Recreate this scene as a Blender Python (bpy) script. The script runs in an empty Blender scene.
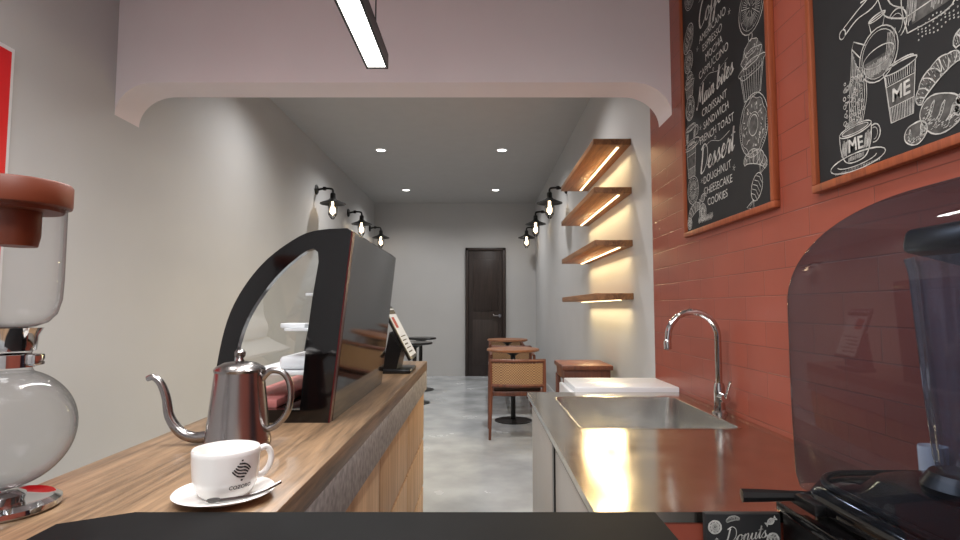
import bpy, bmesh, math, random
from mathutils import Vector, Matrix
random.seed(4)
PI=math.pi
COL=bpy.context.scene.collection
def lin(c):
    return tuple(((x/255)/12.92 if x/255<=0.04045 else ((x/255+0.055)/1.055)**2.4) for x in c)+(1.0,)
# ---------------------------------------------------------------- materials
def nm(name):
    m=bpy.data.materials.new(name); m.use_nodes=True
    nt=m.node_tree; b=nt.nodes['Principled BSDF']
    return m,nt,b
def plain(name,c,rough=0.5,metal=0.0,var=0.04,scale=8,coat=0.0,bump=0.0,rvar=0.0,spec=None):
    m,nt,b=nm(name); N=nt.nodes; L=nt.links
    tc=N.new('ShaderNodeTexCoord'); no=N.new('ShaderNodeTexNoise'); no.inputs['Scale'].default_value=scale
    no.inputs['Detail'].default_value=6
    L.new(tc.outputs['Object'],no.inputs['Vector'])
    mr=N.new('ShaderNodeMapRange'); mr.inputs['From Min'].default_value=.3; mr.inputs['From Max'].default_value=.7
    L.new(no.outputs['Fac'],mr.inputs['Value'])
    mx=N.new('ShaderNodeMix'); mx.data_type='RGBA'
    col=lin(c)
    mx.inputs['A'].default_value=tuple(max(0,x*(1-var)) for x in col[:3])+(1,)
    mx.inputs['B'].default_value=tuple(min(1,x*(1+var)) for x in col[:3])+(1,)
    L.new(mr.outputs[0],mx.inputs['Factor']); L.new(mx.outputs['Result'],b.inputs['Base Color'])
    b.inputs['Roughness'].default_value=rough; b.inputs['Metallic'].default_value=metal
    b.inputs['Coat Weight'].default_value=coat
    if spec is not None: b.inputs['Specular IOR Level'].default_value=spec
    if rvar:
        m2=N.new('ShaderNodeMapRange'); m2.inputs['To Min'].default_value=rough-rvar; m2.inputs['To Max'].default_value=rough+rvar
        m2.inputs['From Min'].default_value=.3; m2.inputs['From Max'].default_value=.7
        L.new(no.outputs['Fac'],m2.inputs['Value']); L.new(m2.outputs[0],b.inputs['Roughness'])
    if bump:
        bp=N.new('ShaderNodeBump'); bp.inputs['Strength'].default_value=bump; bp.inputs['Distance'].default_value=0.01
        L.new(no.outputs['Fac'],bp.inputs['Height']); L.new(bp.outputs['Normal'],b.inputs['Normal'])
    return m
def wood(name,c1,c2,axis='Y',s=14,rough=0.4,stretch=0.06,coat=0.0):
    m,nt,b=nm(name); N=nt.nodes; L=nt.links
    tc=N.new('ShaderNodeTexCoord'); mp=N.new('ShaderNodeMapping')
    sc={'X':(stretch,1,1),'Y':(1,stretch,1),'Z':(1,1,stretch)}[axis]
    mp.inputs['Scale'].default_value=tuple(v*s for v in sc)
    L.new(tc.outputs['Object'],mp.inputs['Vector'])
    n1=N.new('ShaderNodeTexNoise'); n1.inputs['Scale'].default_value=1.0; n1.inputs['Detail'].default_value=9; n1.inputs['Roughness'].default_value=0.7; n1.inputs['Distortion'].default_value=1.2
    L.new(mp.outputs['Vector'],n1.inputs['Vector'])
    n2=N.new('ShaderNodeTexNoise'); n2.inputs['Scale'].default_value=6.0; n2.inputs['Detail'].default_value=4
    L.new(mp.outputs['Vector'],n2.inputs['Vector'])
    ad=N.new('ShaderNodeMath'); ad.operation='MULTIPLY_ADD'; ad.inputs[1].default_value=0.45
    L.new(n2.outputs['Fac'],ad.inputs[0]); L.new(n1.outputs['Fac'],ad.inputs[2])
    cr=N.new('ShaderNodeValToRGB'); e=cr.color_ramp.elements
    e[0].position=0.52; e[0].color=lin(c2); e[1].position=0.88; e[1].color=lin(c1)
    L.new(ad.outputs[0],cr.inputs['Fac']); L.new(cr.outputs['Color'],b.inputs['Base Color'])
    b.inputs['Roughness'].default_value=rough; b.inputs['Coat Weight'].default_value=coat
    bp=N.new('ShaderNodeBump'); bp.inputs['Strength'].default_value=0.15; bp.inputs['Distance'].default_value=0.003
    L.new(n2.outputs['Fac'],bp.inputs['Height']); L.new(bp.outputs['Normal'],b.inputs['Normal'])
    return m
def emit(name,c,st):
    m,nt,b=nm(name)
    b.inputs['Base Color'].default_value=lin(c); b.inputs['Emission Color'].default_value=lin(c)
    b.inputs['Emission Strength'].default_value=st
    return m
def thin(name,tint,gl=0.08,rough=0.03,k=0.75,edge=1.0,veil=0.0,vc=(150,158,176)):
    m=bpy.data.materials.new(name); m.use_nodes=True; nt=m.node_tree; N=nt.nodes; L=nt.links
    N.remove(N['Principled BSDF']); out=N['Material Output']
    tr=N.new('ShaderNodeBsdfTransparent')
    lw=N.new('ShaderNodeLayerWeight'); lw.inputs['Blend'].default_value=0.35
    # glass gets optically thicker towards its silhouette
    l2=N.new('ShaderNodeLayerWeight'); l2.inputs['Blend'].default_value=0.5
    pe=N.new('ShaderNodeMath'); pe.operation='POWER'; pe.inputs[1].default_value=3.0; L.new(l2.outputs['Facing'],pe.inputs[0])
    mc=N.new('ShaderNodeMix'); mc.data_type='RGBA'; mc.inputs['A'].default_value=tint+(1,); mc.inputs['B'].default_value=tuple(x*edge for x in tint)+(1,)
    L.new(pe.outputs[0],mc.inputs['Factor']); L.new(mc.outputs['Result'],tr.inputs['Color'])
    g=N.new('ShaderNodeBsdfGlossy'); g.inputs['Roughness'].default_value=rough
    ma=N.new('ShaderNodeMath'); ma.operation='MULTIPLY_ADD'; ma.inputs[1].default_value=k; ma.inputs[2].default_value=gl
    L.new(lw.outputs['Facing'],ma.inputs[0])
    pw=N.new('ShaderNodeMath'); pw.operation='POWER'; pw.inputs[1].default_value=2.2; L.new(ma.outputs[0],pw.inputs[0])
    base=tr
    if veil>0:
        df=N.new('ShaderNodeBsdfDiffuse'); df.inputs['Color'].default_value=lin(vc)
        mv=N.new('ShaderNodeMixShader'); mv.inputs[0].default_value=veil
        L.new(tr.outputs[0],mv.inputs[1]); L.new(df.outputs[0],mv.inputs[2]); base=mv
    mx=N.new('ShaderNodeMixShader'); L.new(pw.outputs[0],mx.inputs[0]); L.new(base.outputs[0],mx.inputs[1]); L.new(g.outputs[0],mx.inputs[2])
    L.new(mx.outputs[0],out.inputs['Surface'])
    return m
def brick(name,c,cm):
    m,nt,b=nm(name); N=nt.nodes; L=nt.links
    tc=N.new('ShaderNodeTexCoord'); sp=N.new('ShaderNodeSeparateXYZ'); cb=N.new('ShaderNodeCombineXYZ')
    L.new(tc.outputs['Object'],sp.inputs[0])
    ad=N.new('ShaderNodeMath'); L.new(sp.outputs['X'],ad.inputs[0]); L.new(sp.outputs['Y'],ad.inputs[1])
    L.new(ad.outputs[0],cb.inputs['X']); L.new(sp.outputs['Z'],cb.inputs['Y'])
    bt=N.new('ShaderNodeTexBrick'); bt.inputs['Scale'].default_value=1.0
    bt.inputs['Brick Width'].default_value=0.27; bt.inputs['Row Height'].default_value=0.085
    bt.inputs['Mortar Size'].default_value=0.0020; bt.inputs['Mortar Smooth'].default_value=0.5
    a=lin(c); bt.inputs['Color1'].default_value=a; bt.inputs['Color2'].default_value=tuple(x*0.90 for x in a[:3])+(1,)
    bt.inputs['Mortar'].default_value=lin(cm)
    L.new(cb.outputs[0],bt.inputs['Vector'])
    no=N.new('ShaderNodeTexNoise'); no.inputs['Scale'].default_value=5; no.inputs['Detail'].default_value=6
    L.new(tc.outputs['Object'],no.inputs['Vector'])
    hs=N.new('ShaderNodeHueSaturation'); mr=N.new('ShaderNodeMapRange'); mr.inputs['To Min'].default_value=.93; mr.inputs['To Max'].default_value=1.06
    mr.inputs['From Min'].default_value=.3; mr.inputs['From Max'].default_value=.7
    L.new(no.outputs['Fac'],mr.inputs['Value']); L.new(mr.outputs[0],hs.inputs['Value']); L.new(bt.outputs['Color'],hs.inputs['Color'])
    L.new(hs.outputs['Color'],b.inputs['Base Color'])
    bp=N.new('ShaderNodeBump'); bp.invert=True; bp.inputs['Strength'].default_value=0.4; bp.inputs['Distance'].default_value=0.003
    L.new(bt.outputs['Fac'],bp.inputs['Height']); L.new(bp.outputs['Normal'],b.inputs['Normal'])
    b.inputs['Roughness'].default_value=0.34; b.inputs['Specular IOR Level'].default_value=.5
    return m
def weave(name,c1,c2):
    m,nt,b=nm(name); N=nt.nodes; L=nt.links
    tc=N.new('ShaderNodeTexCoord'); ck=N.new('ShaderNodeTexChecker'); ck.inputs['Scale'].default_value=90
    ck.inputs['Color1'].default_value=lin(c1); ck.inputs['Color2'].default_value=lin(c2)
    L.new(tc.outputs['Object'],ck.inputs['Vector']); L.new(ck.outputs['Color'],b.inputs['Base Color'])
    b.inputs['Roughness'].default_value=0.7
    return m
M={}
M['wall']=plain('wall_paint',(189,189,189),0.75,var=0.03,scale=1.5)
M['beam']=plain('beam_paint_bounce_tint',(230,220,220),0.75,var=0.02,scale=3)  # plaster made paler and pinker, brick bounce light painted into the colour
M['ceil']=plain('ceiling_paint',(180,179,178),0.8,var=0.02)
M['floor']=plain('polished_concrete',(174,178,181),0.22,var=0.2,scale=2.6,rvar=0.07)
M['brick']=brick('terracotta_tile',(150,74,57),(114,58,46))
M['counterwood']=wood('rustic_wood',(158,128,98),(74,58,43),'Y',19,0.34,0.05)
M['oak']=wood('light_oak',(212,174,132),(168,130,92),'Z',10,0.5)
M['gap']=plain('cabinet_shadow_gap',(52,38,28),0.7)
M['shelfwood']=wood('shelf_wood',(166,116,74),(96,62,38),'Y',12,0.5)
M['walnut']=wood('walnut',(118,68,48),(74,40,28),'Z',16,0.4)
M['tablewood']=wood('table_wood',(160,106,70),(110,68,44),'X',12,0.4)
M['grey']=plain('grey_stone',(150,147,146),0.6,var=0.35,scale=60)
M['black']=plain('black_plastic',(12,12,13),0.3,var=0.1)
M['blackgloss']=plain('black_gloss',(8,7,8),0.08,var=0.1,spec=.6)
M['blackmetal']=plain('black_metal',(14,13,13),0.4,0.3)
M['barstone']=plain('black_bar_stone',(9,9,10),0.6,var=0.2,scale=50,spec=.12)
M['panel']=plain('dark_gloss_panel',(20,19,21),0.07,0.0,var=0.1,spec=1.0)
M['steel']=plain('brushed_steel',(224,224,223),0.2,1.0,var=0.06,scale=30)
M['steeltop']=plain('steel_top',(196,188,177),0.15,1.0,var=0.08,scale=12,rvar=0.04)
M['kettle']=plain('kettle_steel',(156,151,149),0.24,1.0,var=0.08)
M['spoonsteel']=plain('spoon_steel',(104,102,101),0.3,1.0,var=0.05)
M['chrome']=plain('chrome',(208,208,208),0.06,1.0,var=0.02)
M['copper']=plain('copper_metal',(150,84,60),0.2,1.0,var=0.04)
M['redreflection']=plain('painted_red_reflection',(84,22,26),0.25,0.4,var=0.1)  # colour of the red reflection painted along the display case edge
M['ceramic']=plain('white_ceramic',(236,234,230),0.2,var=0.01,coat=0.3)
M['whitelac']=plain('white_lacquer',(225,226,228),0.3,var=0.01)
M['pinklac']=plain('pink_card',(196,120,116),0.4,var=0.05)
M['cabgrey']=plain('cabinet_grey',(168,164,158),0.4,var=0.03)
M['rust']=plain('rust_plastic',(112,50,24),0.5,var=0.08)
M['red']=plain('red_sign',(214,8,24),0.4,var=0.03)
M['doorwood']=wood('dark_door',(56,44,40),(30,22,20),'Z',14,0.45)
M['frame']=wood('frame_wood',(158,78,40),(118,54,28),'Z',14,0.5)
M['slate']=plain('blackboard',(18,18,19),0.7,var=0.35,scale=5)
M['chalk']=plain('chalk',(188,186,180),0.9,var=0.3,scale=60)
M['dust']=plain('chalk_dust',(80,78,75),0.95,var=0.5,scale=50)
M['dark']=plain('logo_ink',(28,26,26),0.6)
M['redink']=plain('red_ink',(170,40,40),0.6)
M['weave']=weave('rattan',(176,142,106),(110,80,56))
M['cushion']=plain('seat_pad',(74,58,50),0.7)
M['glass']=thin('clear_glass',(0.93,0.93,0.94),0.04,k=.66,edge=.22)
M['caseglass']=thin('case_glass',(0.95,0.96,0.96),0.12,k=.6)
M['smoke']=thin('smoked_acrylic',(0.54,0.60,0.70),0.05,k=.62,edge=.5,veil=.02)
M['jar']=thin('jar_plastic',(0.74,0.78,0.84),0.3,edge=.4,veil=.10,vc=(170,176,190))
M['ledw']=emit('led_white',(255,250,244),6)
M['ledwarm']=emit('led_warm',(255,228,180),3)
M['bulb']=emit('bulb_glow',(255,226,186),10)
M['down']=emit('downlight_glow',(255,250,244),8)
M['screen']=emit('screen_glow',(200,206,212),0.12)
# ---------------------------------------------------------------- builders
class MB:
    def __init__(s): s.bm=bmesh.new()
    def box(s,c,d,bev=0.0,seg=2,rot=None):
        r=bmesh.ops.create_cube(s.bm,size=1.0); vs=r['verts']
        for v in vs: v.co=Vector((v.co.x*d[0],v.co.y*d[1],v.co.z*d[2]))
        if bev>0:
            es=list({e for v in vs for e in v.link_edges})
            rb=bmesh.ops.bevel(s.bm,geom=es,offset=min(bev,min(d)*0.49),segments=seg,affect='EDGES',profile=0.5)
            vs=list({v for f in rb['faces'] for v in f.verts}|{v for v in vs if v.is_valid})
        for v in vs:
            if rot is not None: v.co=rot@v.co
            v.co+=Vector(c)
        return s
    def b(s,x0,x1,y0,y1,z0,z1,bev=0.0,seg=2):
        return s.box(((x0+x1)/2,(y0+y1)/2,(z0+z1)/2),(abs(x1-x0),abs(y1-y0),abs(z1-z0)),bev,seg)
    def lathe(s,prof,c=(0,0,0),seg=32,axis='Z'):
        rings=[]
        for r,z in prof:
            ring=[]
            if r<1e-6: ring=[s.bm.verts.new((0,0,z))]
            else:
                ring=[s.bm.verts.new((r*math.cos(2*PI*i/seg),r*math.sin(2*PI*i/seg),z)) for i in range(seg)]
            rings.append(ring)
        for a,b in zip(rings,rings[1:]):
            for i in range(seg):
                j=(i+1)%seg
                if len(a)==1 and len(b)==1: continue
                if len(a)==1: f=[a[0],b[i],b[j]]
                elif len(b)==1: f=[a[i],b[0],a[j]]
                else: f=[a[i],b[i],b[j],a[j]]
                s.bm.faces.new(f)
        R={'Z':Matrix.Identity(3),'X':Matrix.Rotation(PI/2,3,'Y'),'Y':Matrix.Rotation(-PI/2,3,'X')}[axis]
        for ring in rings:
            for v in ring: v.co=R@v.co+Vector(c)
        return s
    def tube(s,pts,r,seg=12,closed=False,caps=True):
        pts=[Vector(p) for p in pts]; n=len(pts)
        rs=r if isinstance(r,(list,tuple)) else [r]*n
        rings=[]; up=None
        for i,p in enumerate(pts):
            if closed: t=(pts[(i+1)%n]-pts[i-1])
            else: t=(pts[min(i+1,n-1)]-pts[max(i-1,0)])
            t.normalize()
            if up is None:
                up=Vector((0,0,1)) if abs(t.z)<0.9 else Vector((1,0,0))
            sd=t.cross(up)
            if sd.length<1e-5: sd=t.orthogonal()
            sd.normalize(); up=sd.cross(t).normalized()
            rings.append([s.bm.verts.new(p+rs[i]*(math.cos(2*PI*k/seg)*sd+math.sin(2*PI*k/seg)*up)) for k in range(seg)])
        m=n if closed else n-1
        for i in range(m):
            a=rings[i]; b=rings[(i+1)%n]
            for k in range(seg):
                l=(k+1)%seg; s.bm.faces.new((a[k],a[l],b[l],b[k]))
        if caps and not closed:
            s.bm.faces.new(rings[0]); s.bm.faces.new(list(reversed(rings[-1])))
        return s
    def prism(s,poly,axis,a,b):
        def P(p,t):
            if axis=='Y': return (p[0],t,p[1])
            if axis=='X': return (t,p[0],p[1])
            return (p[0],p[1],t)
        A=[s.bm.verts.new(P(p,a)) for p in poly]; B=[s.bm.verts.new(P(p,b)) for p in poly]
        s.bm.faces.new(A); s.bm.faces.new(list(reversed(B)))
        n=len(poly)
        for i in range(n):
            j=(i+1)%n; s.bm.faces.new((A[i],A[j],B[j],B[i]))
        return s
    def flat(s,verts,faces):
        V=[s.bm.verts.new(v) for v in verts]
        for f in faces:
            try: s.bm.faces.new([V[i] for i in f])
            except ValueError: pass
        return s
    def make(s,name,mat,parent=None,loc=(0,0,0),smooth=True,rotz=0,norm=True,**props):
        if norm: bmesh.ops.recalc_face_normals(s.bm,faces=s.bm.faces[:])
        me=bpy.data.meshes.new(name); s.bm.to_mesh(me); s.bm.free()
        me.materials.append(M[mat] if isinstance(mat,str) else mat)
        if smooth:
            me.shade_smooth(); me.set_sharp_from_angle(angle=math.radians(38))
        o=bpy.data.objects.new(name,me); COL.objects.link(o); o.location=loc; o.rotation_euler=(0,0,rotz)
        if parent: o.parent=parent
        for k,v in props.items(): o[k]=v
        return o
def root(name,label,cat,loc,rotz=0,group=None):
    e=bpy.data.objects.new(name,None); e.empty_display_size=0.05; COL.objects.link(e)
    e.location=loc; e.rotation_euler=(0,0,rotz); e['label']=label; e['category']=cat
    if group: e['group']=group
    return e
def dup(src,loc,rotz=None,label=None):
    def cp(o,par):
        n=o.copy(); COL.objects.link(n)
        if par is not None: n.parent=par
        for c in list(o.children): cp(c,n)
        return n
    n=cp(src,None); n.location=loc
    if rotz is not None: n.rotation_euler=(0,0,rotz)
    if label: n['label']=label
    return n
def struct(o): o['kind']='structure'; return o
def light(name,kind,loc,energy,color=(1,1,1),parent=None,rot=(0,0,0),**kw):
    l=bpy.data.lights.new(name,kind); l.energy=energy; l.color=color
    for k,v in kw.items(): setattr(l,k,v)
    o=bpy.data.objects.new(name,l); COL.objects.link(o); o.location=loc; o.rotation_euler=rot
    if parent: o.parent=parent
    return o
def cr(pts,n=8):
    P=[Vector(p) for p in pts]; out=[]
    for i in range(len(P)-1):
        p0=P[max(i-1,0)];p1=P[i];p2=P[i+1];p3=P[min(i+2,len(P)-1)]
        for k in range(n):
            t=k/n
            out.append(0.5*((2*p1)+(-p0+p2)*t+(2*p0-5*p1+4*p2-p3)*t*t+(-p0+3*p1-3*p2+p3)*t**3))
    out.append(P[-1]); return out
def textmesh(body,size,shear=0.0,bold=0.0,align='CENTER'):
    cu=bpy.data.curves.new('t','FONT'); cu.body=body; cu.size=size; cu.shear=shear; cu.offset=bold
    cu.align_x=align; cu.align_y='CENTER'; cu.resolution_u=3
    ob=bpy.data.objects.new('t',cu); COL.objects.link(ob)
    dg=bpy.context.evaluated_depsgraph_get(); dg.update()
    ev=ob.evaluated_get(dg); me=ev.to_mesh()
    vs=[(v.co.x,v.co.y) for v in me.vertices]; fs=[tuple(p.vertices) for p in me.polygons]
    ev.to_mesh_clear(); bpy.data.objects.remove(ob); bpy.data.curves.remove(cu)
    return vs,fs
# hand-script alphabet: strokes in x-height units, advance
SC={'C':([[(1.35,1.95),(1.0,2.35),(.4,1.9),(.1,.9),(.5,0),(1.1,.1),(1.55,.45)]],1.5),
'o':([[(-.1,.3),(.15,.8),(.5,1.02),(.18,.75),(.15,.2),(.48,0),(.8,.4),(.58,1.0),(.75,.8),(1.05,.75)]],1.0),
'f':([[(-.1,.2),(.4,1.0),(.78,1.9),(.6,2.35),(.38,1.6),(.3,0),(.12,-.85),(-.05,-.5),(.3,.0),(.85,.35)]],.8),
'e':([[(-.1,.3),(.4,.5),(.65,.8),(.4,1.02),(.15,.6),(.25,.1),(.6,0),(.95,.35)]],.92),
'M':([[(-.2,.2),(.05,0),(.3,1.1),(.45,2.25),(.62,1.3),(.85,.5),(1.15,1.5),(1.4,2.25),(1.42,1.1),(1.6,0),(2.0,.3)]],1.95),
'a':([[(.7,.9),(.38,1),(.1,.5),(.3,0),(.62,.4),(.76,.97),(.70,.3),(.85,0),(1.15,.3)]],1.1),
'i':([[(-.05,.3),(.25,.95),(.2,.3),(.35,0),(.65,.3)],[(.3,1.4),(.36,1.5)]],.62),
'n':([[(-.05,.3),(.2,.98),(.16,0),(.28,.65),(.58,1),(.72,.7),(.68,.2),(.85,0),(1.12,.3)]],1.08),
'u':([[(-.05,.3),(.18,.95),(.15,.3),(.4,0),(.7,.4),(.78,.95),(.74,.3),(.9,0),(1.15,.3)]],1.1),
'b':([[(-.05,.3),(.38,1.6),(.38,2.25),(.16,1.6),(.12,.2),(.4,0),(.75,.4),(.6,.98),(.35,.6),(.95,.75)]],.95),
't':([[(-.05,.3),(.3,1.2),(.32,1.75),(.24,.5),(.35,0),(.65,.3)],[(-.05,1.2),(.3,1.28),(.65,1.25)]],.62),
's':([[(-.05,.3),(.36,1.0),(.4,.75),(.6,.3),(.35,0),(.08,.12),(.4,-.02),(.9,.3)]],.85),
'D':([[(.35,2.1),(.28,1.0),(.2,.02),(.85,.1),(1.4,.8),(1.25,1.8),(.6,2.3),(-.05,2.0)]],1.6),
'r':([[(-.05,.3),(.2,1.05),(.27,1.12),(.32,.92),(.62,.92),(.52,.3),(.62,0),(.88,.3)]],.82),' ':([],.6)}
class Sketch:
    """2-D chalk/ink drawing mapped onto a surface by fn(u,v)"""
    def __init__(s,fn,fw=None,wk=.74): s.fn=fn; s.fw=fw or fn; s.mb=MB(); s.wb=MB(); s.wk=wk
    def line(s,pts,w=0.004,closed=False):
        P=[Vector(p) for p in pts]; n=len(P)
        if n<2: return
        V=[]; w=w*s.wk
        for i,p in enumerate(P):
            if closed: t=P[(i+1)%n]-P[i-1]
            else: t=P[min(i+1,n-1)]-P[max(i-1,0)]
            if t.length<1e-9: t=Vector((1,0))
            t.normalize(); q=Vector((-t.y,t.x))*w/2*random.uniform(.7,1.3)
            V.append(s.fn(*(p+q))); V.append(s.fn(*(p-q)))
        F=[(2*i,2*i+1,2*i+3,2*i+2) for i in range(n-1)]
        if closed: F.append((2*n-2,2*n-1,1,0))
        s.mb.flat(V,F)
    def script(s,word,c,width,w=.005,slant=.22,rise=.05):
        tot=sum(SC[ch][1] for ch in word); k=width/tot; x=-tot/2
        for ch in word:
            for st in SC[ch][0]:
                pts=[]
                for p in cr(st,7):
                    X=(x+p.x+slant*p.y)*k; Y=(p.y-.6)*k+rise*X
                    pts.append((c[0]+X,c[1]+Y))
                P=[Vector(p) for p in pts]; V=[]
                for i,p in enumerate(P):
                    t=P[min(i+1,len(P)-1)]-P[max(i-1,0)]
                    if t.length<1e-9: t=Vector((1,0))
                    t.normalize(); ww=w*(.5+.75*abs(min(0,t.y)))
                    q=Vector((-t.y,t.x))*ww/2; V.append(s.fn(*(p+q))); V.append(s.fn(*(p-q)))
                s.mb.flat(V,[(2*i,2*i+1,2*i+3,2*i+2) for i in range(len(P)-1)])
            x+=SC[ch][1]
    def arc(s,c,rx,ry=None,a0=0,a1=360,w=0.004,n=24,wob=0,k=0):
        ry=ry or rx; pts=[]
        for i in range(n+1):
            a=math.radians(a0+(a1-a0)*i/n); q=1+wob*math.sin(k*a)
            pts.append((c[0]+rx*q*math.cos(a),c[1]+ry*q*math.sin(a)))
        s.line(pts,w)
    def fill(s,pts):
        s.mb.flat([s.fn(*p) for p in pts],[tuple(range(len(pts)))])
    def wash(s,pts):
        s.wb.flat([s.fw(*p) for p in pts],[tuple(range(len(pts)))])
    def hatch(s,x0,x1,y0,y1,n,w=.0018,sl=.3):
        for i in range(n):
            x=x0+(x1-x0)*(i+.5)/n; d=(y1-y0)*sl
            s.line([(x-d*.3,y0+random.uniform(0,.15)*(y1-y0)),(x+d*.3,y1-random.uniform(0,.2)*(y1-y0))],w)
    def text(s,body,c,size,shear=0,bold=0,ang=0,wob=0.0):
        vs,fs=textmesh(body,size,shear,bold); ca,sa=math.cos(ang),math.sin(ang); ph=random.random()*6
        vs=[(x+wob*size*math.sin(y/size*4+ph+x/size*1.7),y*(1+wob*1.5*math.sin(x/size*2.1+ph))+wob*size*math.sin(x/size*2.9+ph)) for x,y in vs]
        s.mb.flat([s.fn(c[0]+x*ca-y*sa,c[1]+x*sa+y*ca) for x,y in vs],fs)
    def citrus(s,c,r):
        s.arc(c,r); s.arc(c,r*0.85,w=0.002)
        for i in range(9):
            a=i*2*PI/9; s.line([(c[0]+r*0.12*math.cos(a),c[1]+r*0.12*math.sin(a)),(c[0]+r*0.82*math.cos(a),c[1]+r*0.82*math.sin(a))],0.003)
            for q in (-.2,-.07,.07,.2):
                s.line([(c[0]+r*0.35*math.cos(a+.35+q),c[1]+r*0.35*math.sin(a+.35+q)),(c[0]+r*0.72*math.cos(a+.35+q),c[1]+r*0.72*math.sin(a+.35+q))],0.0018)
    def donut(s,c,r):
        s.wash([(c[0]+r*.84*math.cos(2*PI*i/24),c[1]+r*.93*math.sin(2*PI*i/24)) for i in range(24)])
        s.arc(c,r,r*1.1); s.arc(c,r*0.86,r*0.95,wob=0.05,k=9,n=40,w=0.003); s.arc(c,r*0.32,r*0.36); s.arc(c,r*0.42,r*0.45,20,170,w=0.003)
        for i in range(40):
            a=random.random()*2*PI; q=r*random.uniform(0.5,0.78); t=random.random()*PI
            x=c[0]+q*math.cos(a); y=c[1]+q*math.sin(a); d=r*0.06
            s.line([(x-d*math.cos(t),y-d*math.sin(t)),(x+d*math.cos(t),y+d*math.sin(t))],0.004)
        for i in range(36):
            a=math.radians(180+i*5); s.line([(c[0]+r*.9*math.cos(a),c[1]+r*.99*math.sin(a)),(c[0]+r*.98*math.cos(a),c[1]+r*1.08*math.sin(a))],.0016)
    def cupcake(s,c,r):
        x,y=c
        s.wash([(x-.85*r,y),(x-.7*r,y+.5*r),(x-.3*r,y+.9*r),(x+.3*r,y+.9*r),(x+.7*r,y+.5*r),(x+.85*r,y)])
        s.line([(x-r*.8,y),(x-r*.55,y-r),(x+r*.55,y-r),(x+r*.8,y)],0.004)
        for i in range(9):
            t=-0.7+i*1.4/8; s.line([(x+t*r,y),(x+t*r*.7,y-r)],0.003)
        for k,(w,h) in enumerate(((.9,.0),(.7,.35),(.45,.68))):
            s.arc((x,y+h*r),w*r,r*.26,wob=.08,k=5,w=0.0035)
            s.arc((x,y+h*r),w*r*.7,r*.15,190,350,w=0.0018)
        s.arc((x,y+1.05*r),r*.13)
        for k in range(18): s.arc((x+random.uniform(-.6,.6)*r,y+random.uniform(.0,.7)*r),r*.03,w=.002,n=6)
    def croissant(s,c,r,ang=0):
        def T(u,v):
            return (c[0]+u*math.cos(ang)-v*math.sin(ang),c[1]+u*math.sin(ang)+v*math.cos(ang))
        up=[];lo=[]
        for i in range(25):
            a=PI*i/24; bul=1+.07*abs(math.sin(4*a)); up.append(T(r*math.cos(a)*bul,r*.66*math.sin(a)*bul)); lo.append(T(r*.88*math.cos(a),r*.16*math.sin(a)-.1*r))
        s.wash(up+lo[::-1])
        s.line(up); s.line(lo); s.line([up[0],lo[0]]); s.line([up[-1],lo[-1]])
        for i in (3,6,9,12,15,18,21):
            A_=Vector(up[i]); B_=Vector(lo[max(0,min(24,i+(2 if i<12 else -2)))]); m_=(A_+B_)/2
            off=(B_-A_).orthogonal()*.12
            s.line(cr([A_,m_+off,B_],4),0.0038)
        for k in range(70):
            i=random.randint(1,23); t=random.uniform(.0,.65)
            a=Vector(up[i]).lerp(Vector(lo[i]),t); b=Vector(up[i]).lerp(Vector(lo[i]),t+random.uniform(.12,.3)); s.line([a,b],0.0018)
    def bread(s,c,r,ang=0.3,cuts=3):
        def T(u,v):
            return (c[0]+u*math.cos(ang)-v*math.sin(ang),c[1]+u*math.sin(ang)+v*math.cos(ang))
        out=[T(r*math.cos(2*PI*i/28),r*.74*math.sin(2*PI*i/28)*(1+.07*math.sin(6*PI*i/28))) for i in range(28)]
        s.wash(out); s.line(out,.004,closed=True)
        for k in range(cuts):
            u=-.5+k*(1.0/max(1,cuts-1))
            pts=[T(r*(u-.16),-.3*r),T(r*(u-.04),-.05*r),T(r*(u-.02),.25*r),T(r*(u+.08),.45*r)]
            s.line(cr(pts,4),.0035)
            pts=[T(r*(u-.02),-.32*r),T(r*(u+.08),-.05*r),T(r*(u+.10),.2*r),T(r*(u+.10),.42*r)]
            s.line(cr(pts,4),.002)
            for q in range(5):
                s.line([T(r*(u-.10+.02*q),(-.25+.14*q)*r),T(r*(u+.04+.01*q),(-.22+.14*q)*r)],.0016)
        for k in range(90):
            a=random.uniform(PI*.9,2.1*PI); q=random.uniform(.45,.92); p=(r*q*math.cos(a),r*.74*q*math.sin(a))
            s.line([T(p[0],p[1]),T(p[0]+.08*r,p[1]+.06*r)],.0018)
    def candy(s,c,r,ang=.6):
        def T(u,v): return (c[0]+u*math.cos(ang)-v*math.sin(ang),c[1]+u*math.sin(ang)+v*math.cos(ang))
        s.line([T(r*.55*math.cos(2*PI*i/18),r*.4*math.sin(2*PI*i/18)) for i in range(18)],.004,closed=True)
        for sg in (-1,1):
            s.line([T(sg*.5*r,0),T(sg*1.0*r,.35*r),T(sg*.9*r,0),T(sg*1.0*r,-.35*r)],.0035,closed=True)
            s.line([T(sg*.55*r,0),T(sg*.9*r,.15*r)],.002); s.line([T(sg*.55*r,0),T(sg*.9*r,-.15*r)],.002)
        for k in range(-2,3): s.line([T(k*.18*r-.08*r,-.3*r),T(k*.18*r+.05*r,0),T(k*.18*r-.02*r,.3*r)],.0025)
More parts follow.
